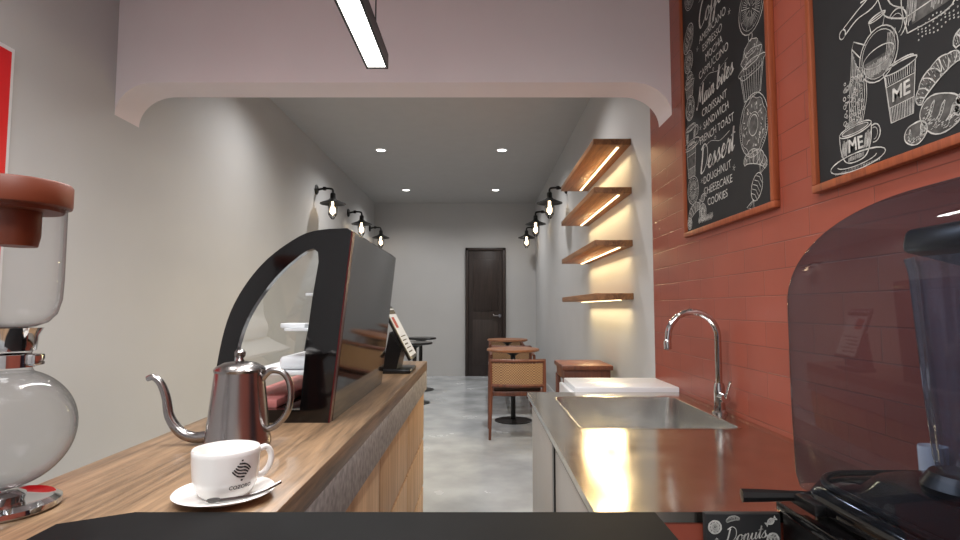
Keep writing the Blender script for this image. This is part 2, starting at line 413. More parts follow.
    def cup(s,c,r,txt=None,saucer=True):
        x,y=c
        s.wash([(x-r*.82,y-.05*r),(x-r*.4,y-.14*r),(x+r*.4,y-.14*r),(x+r*.82,y-.05*r),(x+r*.5,y+.1*r),(x-r*.5,y+.1*r)])
        s.arc((x,y),r,r*.22); s.arc((x,y),r*.82,r*.14,w=.003)
        s.line(cr([(x-r,y),(x-r*.9,y-r*.8),(x-r*.5,y-r*1.3),(x+r*.5,y-r*1.3),(x+r*.9,y-r*.8),(x+r,y)],5))
        s.arc((x+r*1.15,y-r*.5),r*.32,r*.36,-110,120); s.arc((x+r*1.12,y-r*.5),r*.2,r*.24,-100,110,w=.002)
        s.hatch(x-r*.88,x-r*.5,y-r*1.0,y-r*.25,9); s.hatch(x+r*.55,x+r*.88,y-r*1.0,y-r*.25,8)
        s.hatch(x-r*.5,x+r*.5,y-r*1.27,y-r*1.05,16)
        if saucer:
            s.arc((x,y-r*1.35),r*1.7,r*.36); s.arc((x,y-r*1.33),r*1.2,r*.2,180,360,w=.003)
            s.hatch(x-r*1.4,x+r*1.4,y-r*1.66,y-r*1.56,30)
        if txt: s.text(txt,(x,y-r*.65),r*.75,bold=r*.015,wob=.03)
    def takeaway(s,c,r,txt):
        x,y=c
        s.arc((x,y+r),r*.85,r*.16); s.arc((x,y+r*1.12),r*.7,r*.12,0,180); s.line([(x-r*.78,y+r*.95),(x-r*.55,y-r),(x+r*.55,y-r),(x+r*.78,y+r*.95)])
        s.wash([(x-.72*r,y+.45*r),(x-.62*r,y-.4*r),(x+.62*r,y-.4*r),(x+.72*r,y+.45*r)])
        s.line([(x-r*.72,y+.45*r),(x+r*.72,y+.45*r)],.003); s.line([(x-r*.62,y-.4*r),(x+r*.62,y-.4*r)],.003)
        if txt: s.text(txt,(x,y+.02*r),r*.72,bold=r*.015,wob=.03)
        for i in range(14):
            t=-.55+i*.085; s.line([(x+t*r,y-.4*r),(x+t*r*.9,y-r)],.0022); s.line([(x+t*1.2*r,y+.5*r),(x+t*1.3*r,y+.85*r)],.0018)
    def make(s,name,mat,parent):
        o=s.mb.make(name,mat,parent,smooth=False)
        if len(s.wb.bm.faces): s.wb.make('chalk_shading','dust',parent,smooth=False)
        return o
# ================================================================ SHELL
XL,XR,YB,ZC=-1.82,0.955,9.59,2.96
YF=-2.6
struct(MB().b(XL-.3,XR+.3,YF-.15,YB+.15,-.1,0).make('floor','floor',smooth=False))
struct(MB().b(XL-.3,XR+.3,YF-.15,YB+.15,ZC,ZC+.1).make('ceiling','ceil',smooth=False))
struct(MB().b(XL-.15,XL,YF,YB,0,ZC).make('wall_left','wall',smooth=False))
struct(MB().b(XR,XR+.15,YF,3.08,0,ZC).make('wall_right','brick',smooth=False))
struct(MB().b(XR,XR+.15,3.08,YB,0,ZC).make('wall_right_corridor','wall',smooth=False))
struct(MB().b(XL-.15,XR+.15,YB,YB+.15,0,ZC).make('wall_back','wall',smooth=False))
struct(MB().b(XL-.15,XR+.15,YF-.15,YF,0,ZC).make('wall_front','wall',smooth=False))
zb=2.275; poly=[(XL,ZC),(XR,ZC)]
R=.165
for i in range(0,17):
    a=PI/2*i/16; poly.append((XR-.19+.19*math.cos(a),zb-R+R*math.sin(a)))
for i in range(0,17):
    a=PI/2+PI/2*i/16; poly.append((XL+.19+.19*math.cos(a),zb-R+R*math.sin(a)))
struct(MB().prism(poly,'Y',2.73,2.93).make('trim_1','beam'))
struct(MB().b(XL,XL+.012,2.94,YB,0,.08,.003).make('baseboard_left','wall'))
struct(MB().b(XR-.012,XR,4.4,YB,0,.08,.003).make('baseboard_right','wall'))
d=struct(MB().b(-.20,.39,YB-.03,YB,0.0,2.13,.004).make('door_1','doorwood'))
mb=MB(); mb.b(-.25,-.20,YB-.05,YB,0,2.18,.006); mb.b(.39,.44,YB-.05,YB,0,2.18,.006); mb.b(-.25,.44,YB-.05,YB,2.13,2.18,.006)
mb.make('door_frame','doorwood',d)
for z0,z1 in ((.2,.95),(1.1,1.98)):
    MB().b(-.12,.31,YB-.042,YB-.03,z0,z1,.01).make('door_panel','doorwood',d)
mb=MB(); mb.lathe([(0,0),(.025,0),(.025,.012),(0,.012)],(.335,YB-.045,1.02),20,'Y'); mb.tube([(.335,YB-.04,1.02),(.335,YB-.085,1.02)],.009); mb.tube([(.335,YB-.085,1.02),(.22,YB-.085,1.02)],.009)
mb.make('door_handle','chrome',d,label='chrome lever handle')
# ================================================================ ceiling downlights
def downlight(loc,e):
    r=root('downlight','small round white recessed ceiling downlight, lit; front-room ones added as fill','ceiling light',loc,group='recessed ceiling downlights, with added front-room fill')
    MB().lathe([(.050,0),(.050,-.006),(.066,-.004),(.068,0)],seg=28).make('trim_ring','whitelac',r)
    MB().lathe([(0,-.002),(.050,-.002)],seg=28).make('lamp_lens','down',r)
    light('downlight_lamp','SPOT',(0,0,-.02),e,(1,.98,.96),r,spot_size=math.radians(150),spot_blend=1.0,shadow_soft_size=.05)
    return r
dl=downlight((-1.137,6.32,ZC),74)
for p in ((.25,6.32),(-1.137,8.5),(.24,8.5),(-1.137,4.1),(.25,4.1)): dup(dl,(p[0],p[1],ZC))
dl_fill=downlight((-1.1,1.3,ZC),54)  # unseen front-room downlights, added as fill light
for p in ((.3,1.3),(-1.1,-1.2),(.3,-1.2)): dup(dl_fill,(p[0],p[1],ZC))
# ================================================================ pendant
pl=root('linear_pendant_light','black linear pendant light with glowing white diffuser','pendant light',(-.416,1.56,2.117))
mb=MB(); mb.b(-.044,-.036,-.65,.65,0,.06); mb.b(.036,.044,-.65,.65,0,.06); mb.b(-.044,.044,-.65,.65,.052,.06); mb.b(-.044,.044,.642,.65,0,.06); mb.b(-.044,.044,-.65,-.642,0,.06)
mb.make('housing','blackmetal',pl,smooth=False)
MB().b(-.036,.036,-.64,.64,.004,.02).make('diffuser','ledw',pl,smooth=False)
for y in (-.6,.6):
    MB().tube([(0,y,.06),(0,y,ZC-2.117)],.003,8).make('suspension_rod','blackmetal',pl)
light('pendant_lamp','AREA',(0,0,-.005),18,(1,.99,.98),pl,shape='RECTANGLE',size=.07,size_y=1.28)
# ================================================================ wall sconces
sc=root('wall_sconce','black industrial wall sconce with cone shade and wire cage bulb','wall lamp',(XL,6.14,2.46),group='caged wall sconces')
MB().lathe([(0,0),(.055,0),(.055,.012),(.04,.022),(0,.024)],(0,0,0),24,'X').make('wall_plate','blackmetal',sc)
MB().tube(cr([(.02,0,0),(.09,0,.012),(.15,0,.012),(.185,0,0),(.19,0,-.04)],6),.012,10).lathe([(.0,-.022),(.02,-.018),(.02,.018),(0,.022)],(.095,0,.012),12).make('arm','blackmetal',sc)
MB().lathe([(.012,-.03),(.028,-.045),(.03,-.095),(.05,-.115),(.14,-.155),(.142,-.162),(.136,-.160),(.046,-.122),(.0,-.11)],(.19,0,0),28).make('lamp_shade','blackmetal',sc)
mb=MB()
for k in range(6):
    a=k*PI/3; c,s_=math.cos(a),math.sin(a)
    mb.tube([(.19+.04*c,.04*s_,-.12),(.19+.05*c,.05*s_,-.20),(.19+.045*c,.045*s_,-.28),(.19+.012*c,.012*s_,-.33)],.0035,6)
for r_,z in ((.05,-.20),(.045,-.28)):
    mb.tube([(.19+r_*math.cos(t*PI/10),r_*math.sin(t*PI/10),z) for t in range(20)],.0035,6,closed=True)
mb.make('wire_cage','blackmetal',sc)
MB().lathe([(0,-.285),(.018,-.275),(.029,-.25),(.027,-.22),(.014,-.175),(.013,-.12)],(.19,0,0),20).make('bulb','bulb',sc)
light('bulb_lamp','POINT',(.19,0,-.245),4,(1,.88,.72),sc,shadow_soft_size=.03)
for y in (7.65,9.15): dup(sc,(XL,y,2.46))
for y in (6.1,7.65,9.15): dup(sc,(XR,y,2.46),PI)
# ================================================================ wall shelves
for i,z in enumerate((2.20,1.89,1.555,1.222)):
    r=root('wall_shelf','thick wooden wall shelf with warm LED strip underneath' if i<3 else 'lowest thick wooden wall shelf seen at eye level','shelf',(XR,4.19,z),group='wooden wall shelves')
    MB().b(-.238,0,-.71,.71,-.02,.02,.003).make('shelf_board','shelfwood',r)
    MB().b(-.080,-.064,-.66,.66,-.025,-.02).make('led_strip','ledwarm',r,smooth=False)
    light('led_lamp','AREA',(-.06,0,-.03),9.5,(1,.78,.42),r,rot=(0,math.radians(35),0),shape='RECTANGLE',size=.03,size_y=1.3)
# ================================================================ chalkboards
def board(name,label,y_left,w,h,z0,thick=.022):
    r=root(name,label,'menu board',(XR,y_left-w/2,z0))
    f=.022
    mb=MB(); mb.b(-thick,0,-w/2,w/2,0,f,.003); mb.b(-thick,0,-w/2,w/2,h-f,h,.003); mb.b(-thick,0,-w/2,-w/2+f,f,h-f,.003); mb.b(-thick,0,w/2-f,w/2,f,h-f,.003)
    mb.make('frame','frame',r)
    MB().b(-.010,0,-w/2+f,w/2-f,f,h-f).make('slate_panel','slate',r,smooth=False)
    return r,(lambda u,v:(-.0115,w/2-u,v)),(lambda u,v:(-.0108,w/2-u,v))
b1,fn,fw=board('menu_board','orange wood-framed chalkboard menu listing coffee, main bites and desserts',2.55,.79,1.19,1.47)
s=Sketch(fn,fw)
cx=.345
def T_(t,v): s.text(t,(cx+random.uniform(-.008,.008),v),.045,bold=-.0001,wob=.035,ang=random.uniform(-.01,.04))
s.script('Coffee',(cx,.91),.28,.009)
for t,v in (('AMERICANO',.825),('ESPRESSO',.775),('MOCHA',.725),('CAPPUCCINO',.675)): T_(t,v)
s.script('Main bites',(cx,.572),.35,.009)
for t,v in (('CROISSANT',.500),('SANDWICH',.448),('FRENCH TOAST',.392)): T_(t,v)
s.script('Dessert',(cx,.290),.32,.010)
for t,v in (('DOUGHNUT',.218),('CHEESECAKE',.166),('COOKIES',.116)): T_(t,v)
for (x,y) in ((cx,.632),(cx,.350),(cx,.995)):
    s.line(cr([(x-.13,y),(x-.05,y+.012),(x,y),(x+.05,y-.012),(x+.13,y)],5),.0025); s.arc((x,y+.012),.006,w=.003,n=8)
for x,y in ((.19,.80),(.50,.80),(.2,.22),(.5,.20),(.20,.45)):
    for k in range(5):
        a=k*2*PI/5; s.line([(x,y),(x+.012*math.cos(a),y+.012*math.sin(a))],.0022)
s.citrus((.665,.725),.09); s.cupcake((.655,.515),.104); s.donut((.655,.31),.10); s.croissant((.655,.17),.08,-.3); s.candy((.665,.092),.09,1.0)
s.cup((.655,.94),.07); s.donut((.64,1.07),.06); s.citrus((.12,1.08),.06); s.croissant((.38,1.08),.10,.1)
s.bread((.09,.895),.068,.8,4); s.citrus((.085,.79),.05); s.cupcake((.09,.685),.06); s.donut((.09,.575),.05); s.cup((.09,.485),.058); s.takeaway((.09,.33),.068,''); s.citrus((.10,.20),.062); s.croissant((.11,.09),.07,.3)
s.citrus((.20,.085),.036); s.citrus((.052,.058),.026); s.candy((.205,.145),.04,.3)
for k in range(60):
    s.line(cr([(.15+.0025*k,.045+.004*math.sin(k)),(.155+.0025*k,.065+.006*math.sin(k*2))],2),.0018)
s.make('chalk_drawing','chalk',b1)
b2,fn,fw=board('chalk_art_board','orange wood-framed chalkboard with pouring jug, cups and bread drawings',1.558,.79,1.19,1.47)
s=Sketch(lambda u,v:fn(u+.010,v),lambda u,v:fw(u+.010,v))
s.cup((.165,.128),.060,'ME'); s.takeaway((.322,.163),.060,'ME')
s.croissant((.535,.178),.075,-.35); s.croissant((.425,.145),.062,.5); s.bread((.425,.080),.055,-.35,3); s.croissant((.53,.075),.072,.15); s.bread((.358,.058),.032,.1,2)
s.croissant((.62,.12),.07,.9)
s.arc((.258,.280),.064); s.arc((.258,.280),.056,w=.002); s.arc((.258,.275),.052,.022,w=.003)
s.wash([(.258+.055*math.cos(math.radians(180+15*i)),.275+.05*math.sin(math.radians(180+15*i))) for i in range(13)])
s.line([(.239,.341),(.232,.370),(.288,.370),(.278,.341)]); s.arc((.260,.370),.028,.006)
s.line([(.217,.322),(.176,.350),(.168,.334),(.199,.296)]); s.arc((.320,.322),.03,.034,-70,130); s.arc((.318,.322),.02,.024,-70,130,w=.002)
s.hatch(.215,.30,.232,.270,24); s.hatch(.285,.312,.25,.32,6)
for k in range(9):
    s.line(cr([(.168+.003*k,.333-.010*k),(.160+.006*k,.27),(.15+.008*k,.200),(.146+.006*k,.136)],5),.0026)
for k in range(70):
    s.arc((.165+random.uniform(-.035,.035),.18+random.uniform(-.04,.08)),random.uniform(.002,.007),w=.0024,n=8)
def K(x,y): return (.35+(x-.36)*1.3,.285+(y-.30)*1.25)
s.wash([K(*p) for p in [(.37,.31),(.362,.37),(.375,.41),(.45,.41),(.47,.37),(.46,.31)]])
s.line(cr([K(*p) for p in [(.36,.30),(.35,.36),(.365,.42),(.44,.42),(.46,.36),(.45,.30),(.36,.30)]],5)); s.line([K(*p) for p in [(.36,.42),(.38,.45),(.43,.45),(.445,.42)]])
s.hatch(.425,.472,.30,.41,16); s.hatch(.355,.385,.30,.41,9)
s.line([K(.355,.33),K(.455,.33)],.003); s.line([K(.355,.40),K(.455,.40)],.003)
s.line(cr([K(*p) for p in [(.455,.32),(.50,.34),(.51,.40),(.47,.41)]],5)); s.line(cr([K(*p) for p in [(.455,.335),(.485,.35),(.495,.39),(.468,.395)]],5),.0025)
s.line(cr([K(*p) for p in [(.355,.33),(.31,.36),(.29,.41),(.25,.42)]],5)); s.line(cr([K(*p) for p in [(.355,.35),(.325,.375),(.30,.43),(.25,.435)]],5))
s.line(cr([(.14,.38),(.19,.40),(.26,.405),(.32,.47)],5)); s.line(cr([(.13,.40),(.19,.42),(.25,.44),(.30,.50)],5)); s.arc((.135,.39),.012)
for k in range(80):
    s.arc((.38+.010*(k%20),.255+.010*(k//20)+.004*math.sin(k)),.0014,w=.002,n=6)
s.donut((.6,.4),.07); s.citrus((.12,.62),.06); s.cup((.33,.66),.09)
s.donut((.68,.27),.06); s.cupcake((.62,.72),.08); s.croissant((.2,.95),.1); s.cup((.5,.98),.08); s.bread((.3,.83),.07)
s.make('chalk_drawing','chalk',b2)
# ================================================================ red sign on left wall
r=root('wall_sign','tall glossy red wall sign with white edge','sign',(XL,1.56,1.0))
MB().b(0,.018,-.55,.55,0,1.15,.004).make('sign_edge','whitelac',r)
MB().b(.018,.022,-.535,.53,.02,1.13).make('sign_face','red',r,smooth=False)
# ================================================================ LEFT COUNTER
CT=.88
wt=root('wood_worktop','long rustic wooden worktop with grey stone apron','counter',(-.475,1.6,CT-.044))
MB().b(-.205,.205,-1.3,1.28,0,.044,.002).make('worktop_slab','counterwood',wt)
MB().b(.16,.2045,-1.3,1.275,-.095,0,.001).make('apron','grey',wt)
def drawer_unit(loc,y0,y1,spec,name,label):
    r=root(name,label,'cabinet',loc)
    MB().b(-.20,.165,y0,y1,0,.74,.001).make('cabinet_body','gap',r)
    for (k,a,b,z0,z1) in spec:
        MB().b(.166,.192,a+.005,b-.005,z0+.006,z1-.006,.002).make(k,'oak',r)
    return r
drawer_unit((-.475,0,0),.32,1.15,[('door',.32,.735,.06,.738),('door',.735,1.15,.06,.738)],'base_cabinet','light oak base cabinet with plain doors under worktop')
drawer_unit((-.475,0,0),1.152,2.86,[('door',1.155,1.62,.06,.738),('drawer',1.62,2.24,.06,.27),('drawer',1.62,2.24,.27,.50),('drawer',1.62,2.24,.50,.738),('drawer',2.24,2.86,.06,.27),('drawer',2.24,2.86,.27,.50),('drawer',2.24,2.86,.50,.738)],'drawer_cabinet','light oak cabinet with a flat door and stacked drawers')
# ================================================================ black crossing bar top near camera
r=root('black_bar_top','matte black stone bar top crossing the aisle','counter',(0,.5,CT))
MB().prism([(-.51,-.3),(.225,-.3),(.225,.24),(-.444,.24),(-.515,.20)],'Z',0.0002,.008).make('bar_slab','barstone',r,smooth=False)
r=root('bar_base','plain black cabinet base carrying the bar top','cabinet',(-.02,.47,0))
MB().b(-.235,.235,-.25,.24,0,CT-.0005,.002).make('base_body','black',r)
MB().b(-.22,.215,-.235,.244,.06,CT-.03,.002).make('base_panel','black',r)
# ================================================================ pastry display case
em=root('pastry_display_case','black-framed curved glass pastry display case with white shelves','display case',(-.47,1.685,CT))
hy=.345
outer=cr([(-.160,.0),(-.156,.12),(-.125,.262),(-.056,.372),(.036,.443),(.098,.460)],6)
arcO=[(p[0],p[1]) for p in outer]
outer=arcO+[(.150,.462),(.160,.455),(.112,.0)]
inner=cr([(-.118,.03),(-.117,.12),(-.088,.238),(-.026,.336),(.045,.402),(.078,.414)],6)
inner=[(p[0],p[1]) for p in inner]+[(.084,.39),(.070,.30),(.058,.2),(.045,.03)]
def ring_plate(mb,outer,inner,y0,y1):
    c=Vector((-.01,.22)); n=96
    def ray(P,ang):
        d=Vector((math.cos(ang),math.sin(ang))); best=None
        for i in range(len(P)):
            a=Vector(P[i])-c; b=Vector(P[(i+1)%len(P)])-c; e=b-a
            den=d.x*e.y-d.y*e.x
            if abs(den)<1e-9: continue
            t=(a.x*e.y-a.y*e.x)/den; u=(a.x*d.y-a.y*d.x)/den
            if t>0 and -1e-6<=u<=1+1e-6: best=t if best is None else max(best,t)
        return c+d*best
    angs=[2*PI*i/n for i in range(n)]
    for P in (outer,inner):
        for q in (P[0],P[-1],P[-2],P[-3]):
            v=Vector(q)-c; angs.append(math.atan2(v.y,v.x)%(2*PI))
    angs=sorted(angs); n=len(angs)
    A=[ray(outer,a) for a in angs]; B=[ray(inner,a) for a in angs]
    rows=[]
    for pts,y in ((A,y0),(B,y0),(B,y1),(A,y1)):
        rows.append([mb.bm.verts.new((p.x,y,p.y)) for p in pts])
    for k in range(4):
        a=rows[k]; b=rows[(k+1)%4]
        for i in range(n):
            j=(i+1)%n; mb.bm.faces.new((a[i],a[j],b[j],b[i]))
    bmesh.ops.remove_doubles(mb.bm,verts=mb.bm.verts[:],dist=1e-5)
for y0 in (-hy,hy-.022):
    mb=MB(); ring_plate(mb,outer,inner,y0,y0+.022); mb.make('side_frame','blackgloss',em)
def shrink(P,k):
    c=Vector((-.01,.22)); return [tuple(c+(Vector(p)-c)*k) for p in P]
for y0 in (-hy+.008,hy-.014):
    p=shrink(inner,1.02); MB().flat([(q[0],y0,q[1]) for q in p],[tuple(range(len(p)))]).make('side_glass','caseglass',em)
mb=MB(); P=shrink(arcO,.985); V=[];F=[]
for q in P: V+=[(q[0],-hy+.022,q[1]),(q[0],hy-.022,q[1])]
for i in range(len(P)-1): F.append((2*i,2*i+1,2*i+3,2*i+2))
mb.flat(V,F).make('curved_front_glass','caseglass',em)
MB().b(.09,.155,-hy+.022,hy-.022,.445,.461,.002).make('top_rail','blackgloss',em)
MB().b(-.150,.108,-hy+.022,hy-.022,.0,.028,.002).make('base_deck','blackgloss',em)
MB().prism([(.106,.0),(.154,.452),(.164,.452),(.117,.0)],'Y',-hy+.022,hy+.002).make('back_panel','panel',em)
MB().prism([(.1125,.0),(.1605,.455),(.164,.452),(.116,.0)],'Y',-hy-.001,-hy+.022).make('red_reflection_strip','redreflection',em)  # thin strip standing in for a red reflection on the black frame
MB().b(-.005,.100,-hy+.024,hy-.024,.214,.220,.001).make('shelf','whitelac',em)
MB().b(-.105,.085,-hy+.024,hy-.024,.108,.116,.001).make('shelf','whitelac',em)
MB().b(.045,.110,-hy+.024,hy-.024,.300,.306,.001).make('shelf','whitelac',em)
MB().b(-.03,.06,-hy+.06,hy-.06,.117,.150,.012,3).make('tray_cover','whitelac',em)
MB().b(-.02,.04,-hy+.04,-hy+.10,.2205,.232,.002).make('price_card','whitelac',em)
MB().b(-.135,-.02,-hy+.03,hy-.05,.0285,.050,.004).make('tray_insert','pinklac',em)
# ================================================================ POS tablet
ps=root('point_of_sale_tablet','black countertop ordering tablet on stand with glowing screen','tablet',(-.345,2.42,CT))
MB().b(-.07,.06,-.10,.10,0,.018,.006).make('stand_base','black',ps)
MB().prism([(-.06,.018),(.0,.018),(.02,.10),(-.03,.17)],'Y',-.09,.09).make('stand_neck','black',ps)
RR=Matrix.Rotation(math.radians(62),3,'Y')
MB().box((.0,0,.165),(.25,.22,.014),.005,rot=RR).make('tablet_body','black',ps)
n_=RR@Vector((0,0,1)); off=n_*.0078
MB().box((off.x,0,.165+off.z),(.222,.196,.001),rot=RR).make('screen','screen',ps,smooth=False)
def sf(u,v):
    p=RR@Vector((-v,u,.009)); return (p.x,p.y,p.z+.165)
s=Sketch(sf)
s.fill([(-.095,.085),(.095,.085),(.095,.105),(-.095,.105)])
for i in range(5): s.line([(-.085,-.02-.018*i),(.05-.02*(i%3),-.02-.018*i)],.007)
s.make('screen_graphics','dark',ps)
s=Sketch(sf); s.fill([(-.08,.02),(-.01,.02),(-.01,.07),(-.08,.07)]); s.make('screen_picture','redink',ps)
# ================================================================ kettle
kt=root('gooseneck_kettle','brushed steel gooseneck pour-over kettle with lid','kettle',(-.48,1.13,CT))
MB().lathe([(0,0),(.060,0),(.063,.004),(.062,.012),(.060,.02),(.047,.140),(.046,.145),(.0,.145)],seg=48).make('kettle_body','kettle',kt)
MB().lathe([(.048,.143),(.049,.148),(.044,.154),(.03,.161),(.008,.165),(.006,.170),(.010,.174),(.011,.182),(.006,.187),(0,.188)],seg=36).make('lid','kettle',kt)
sp=cr([(-.05,0,.018),(-.085,0,.014),(-.115,0,.025),(-.137,0,.055),(-.145,0,.092),(-.157,0,.120),(-.172,0,.132),(-.184,0,.129)],7)
MB().tube(sp,[.012-.0065*(i/(len(sp)-1)) for i in range(len(sp))],12).make('spout','kettle',kt)
hd=cr([(.046,0,.130),(.062,0,.145),(.085,0,.142),(.100,0,.122),(.103,0,.09),(.095,0,.060),(.075,0,.038),(.058,0,.030)],6)
MB().tube(hd,.0065,12).make('handle','kettle',kt)
# ================================================================ saucer, cup, spoon
sx,sy=-.362,.813
r=root('saucer','white ceramic saucer under the coffee cup','saucer',(sx,sy,CT))
MB().lathe([(0,.004),(.03,.003),(.035,0),(.038,.003),(.060,.009),(.068,.013),(.066,.0145),(.040,.008),(.034,.0065),(0,.0065)],seg=48).make('saucer_dish','ceramic',r)
cu=root('coffee_cup','white ceramic coffee cup with black striped diamond logo','cup',(sx+.001,sy,CT+.0067))
def cupr(h):
    P=[(.0,.030),(.006,.036),(.016,.0415),(.03,.0440),(.05,.045),(.064,.0455)]
    for (a,ra),(b,rb) in zip(P,P[1:]):
        if a<=h<=b: return ra+(rb-ra)*(h-a)/(b-a)
    return .0455
MB().lathe([(0,.001),(.026,.001),(.030,0)]+[(cupr(h),h) for h in (.006,.010,.016,.023,.03,.04,.05,.058,.064)]+[(.0445,.0655),(.0430,.063),(.041,.03),(.036,.012),(.0,.008)],seg=56).make('cup_body','ceramic',cu)
ha=math.radians(48)
hp=[(.043,.052),(.058,.056),(.067,.046),(.066,.030),(.055,.018),(.040,.018)]
MB().tube([(math.cos(ha)*x,math.sin(ha)*x,z) for x,z in [tuple(p) for p in cr(hp,6)]],.0045,10).make('cup_handle','ceramic',cu)
a0=math.radians(-39)
def cf(u,v):
    rr=cupr(max(0,min(.064,v)))+.0006; a=a0+u/rr; return (rr*math.cos(a),rr*math.sin(a),v)
s=Sketch(cf,wk=.82)
# upright diamond outline filled with curved slanted stripes
c0=Vector((.0,.0415))
DW,DH=.0140,.0150
def inside(p): return abs(p.x)/DW+abs(p.y)/DH<=1
for k in range(-5,6):
    run=[]
    for i in range(41):
        t=-1+i/20
        p=Vector((t*DW, k*.0044-t*DW*.62+.0022*math.sin(t*PI*1.1)))
        if inside(p): run.append(tuple(c0+p))
        else:
            if len(run)>2: s.line(run,.0024)
            run=[]
    if len(run)>2: s.line(run,.0024)
s.text('COZORO',(0,.0190),.0072,bold=.0001)
s.make('logo_print','dark',cu)
spn=root('teaspoon','small steel teaspoon resting on the saucer','spoon',(sx+.044,sy-.036,CT+.0145))
mb=MB(); P=cr([(-.028,-.016,.0015),(-.008,-.006,.001),(.008,.008,.001),(.022,.024,.0035),(.034,.040,.008)],5); mb.tube(P,.0021,8)
mb.lathe([(0,-.001),(.007,0),(.009,.0018),(.0085,.0022),(.006,.001),(0,.0)],(-.034,-.019,.001),20); mb.make('spoon_body','spoonsteel',spn)
# ================================================================ siphon brewer
sy0=.77; sx0=-.641
si=root('siphon_coffee_maker','glass siphon coffee brewer with rust brown lid and chrome base','coffee maker',(sx0,sy0,CT))
MB().lathe([(0,0),(.064,0),(.067,.004),(.066,.010),(.058,.015),(.050,.013),(.03,.010),(0,.010)],seg=40).make('base_plate','chrome',si)
MB().lathe([(.0,.010),(.024,.010),(.026,.020),(.016,.025),(0,.026)],seg=28).make('burner','chrome',si)
bulb=[]
for i in range(0,25):
    t=math.radians(-90+i*(160/24)); bulb.append((max(.0001,.080*math.cos(t)),.108+.080*math.sin(t)))
bulb+= [(.024,.190),(.022,.205),(.026,.213)]
MB().lathe(bulb,seg=48).make('lower_glass_bulb','glass',si)
MB().lathe([(.0,.214),(.018,.214),(.020,.235),(.0,.235)],seg=28).make('rubber_seal','copper',si)
MB().lathe([(.0255,.190),(.031,.190),(.031,.207),(.0255,.207)],seg=28).make('clamp_ring','chrome',si)
MB().lathe([(.021,.212),(.029,.212),(.031,.232),(.036,.243),(.024,.243)],seg=28).make('chamber_collar','chrome',si)
up=[(.010,.243),(.026,.2445),(.040,.250),(.050,.262),(.055,.282),(.056,.31),(.056,.408),(.057,.41)]
MB().lathe(up,seg=48).make('upper_glass_chamber','glass',si)
MB().lathe([(.0,.404),(.052,.404),(.054,.409),(.061,.411),(.062,.415),(.062,.441),(.060,.444),(.0,.446)],seg=40).make('lid','rust',si)
MB().lathe([(0,.355),(.024,.355),(.027,.37),(.027,.404),(0,.404)],seg=24).make('lid_stem','rust',si)
mb=MB(); mb.tube([(-.045,0,.01),(-.045,0,.02),(-.086,0,.06),(-.089,0,.2),(-.075,0,.23)],.006,10); mb.tube([(-.087,0,.199),(-.030,0,.199)],.006,10)
mb.make('stand_arm','chrome',si)
MB().tube([(-.090,0,.20),(-.103,0,.17),(-.105,0,.10)],.010,12).make('grip','black',si)
MB().b(.024,.042,-.010,.010,.192,.208,.003).make('clamp_screw','chrome',si)
# ================================================================ RIGHT STEEL COUNTER
RT=.75
x0,x1,y0,y1=.225,.953,1.13,2.70; bx0,bx1,by0,by1=.335,.87,1.89,2.555
st=root('steel_worktop','brushed stainless steel worktop with integrated sink','counter',(0,0,RT))
mb=MB(); mb.b(x0,bx0,y0,y1,-.02,0); mb.b(bx1,x1,y0,y1,-.02,0); mb.b(bx0,bx1,y0,by0,-.02,0); mb.b(bx0,bx1,by1,y1,-.02,0)
bmesh.ops.remove_doubles(mb.bm,verts=mb.bm.verts[:],dist=1e-5)
mb.make('worktop_sheet','steeltop',st,smooth=False)
mb=MB(); d=.19
def loop(z,ins,rad,n=5):
    P=[]
    for cx_,cy_,a0_ in ((bx1-ins-rad,by1-ins-rad,0),(bx0+ins+rad,by1-ins-rad,90),(bx0+ins+rad,by0+ins+rad,180),(bx1-ins-rad,by0+ins+rad,270)):
        for i in range(n+1):
            a=math.radians(a0_+90*i/n); P.append((cx_+rad*math.cos(a),cy_+rad*math.sin(a),z))
    return P
L_=[loop(.0008,-.005,.03),loop(.0018,-.001,.03),loop(0,.003,.033),loop(-.02,.004,.035),loop(-d+.02,.008,.04),loop(-d,.03,.05)]
rows=[[mb.bm.verts.new(p) for p in q] for q in L_]
for a,b in zip(rows,rows[1:]):
    n=len(a)
    for i in range(n): mb.bm.faces.new((a[i],a[(i+1)%n],b[(i+1)%n],b[i]))
mb.bm.faces.new(rows[-1])
mb.make('sink_basin','steel',st,norm=True)
MB().lathe([(0,.003),(.035,.003),(.04,0)],((bx0+bx1)/2,(by0+by1)/2,-d),24).make('drain','chrome',st)
sb=root('sink_cabinet','light grey sink cabinet with dark edges and tiled end panel','cabinet',(0,0,0))
MB().b(.262,.945,2.655,2.675,0,.729).make('end_panel','cabgrey',sb,smooth=False)
MB().b(.24,.945,1.133,1.153,0,.729).make('tiled_end_panel','brick',sb,smooth=False)
MB().b(.262,.945,1.16,2.655,.05,.07).make('bottom_panel','cabgrey',sb,smooth=False)
MB().b(.240,.26,1.86,1.90,0.0,.729).make('black_divider','black',sb,smooth=False)
MB().b(.240,.26,1.155,2.675,0.70,.729).make('top_rail','black',sb,smooth=False)
for a,b in ((1.17,1.86),(1.90,2.67)):
    MB().b(.245,.262,a,b,.06,.695,.003).make('door','cabgrey',sb)
r=root('small_chalkboard','tall narrow chalkboard with donut lettering standing by the cabinet end','menu board',(.503,1.108,0))
MB().b(-.072,.072,-.008,.008,0,.757,.002).make('slate_panel','slate',r)
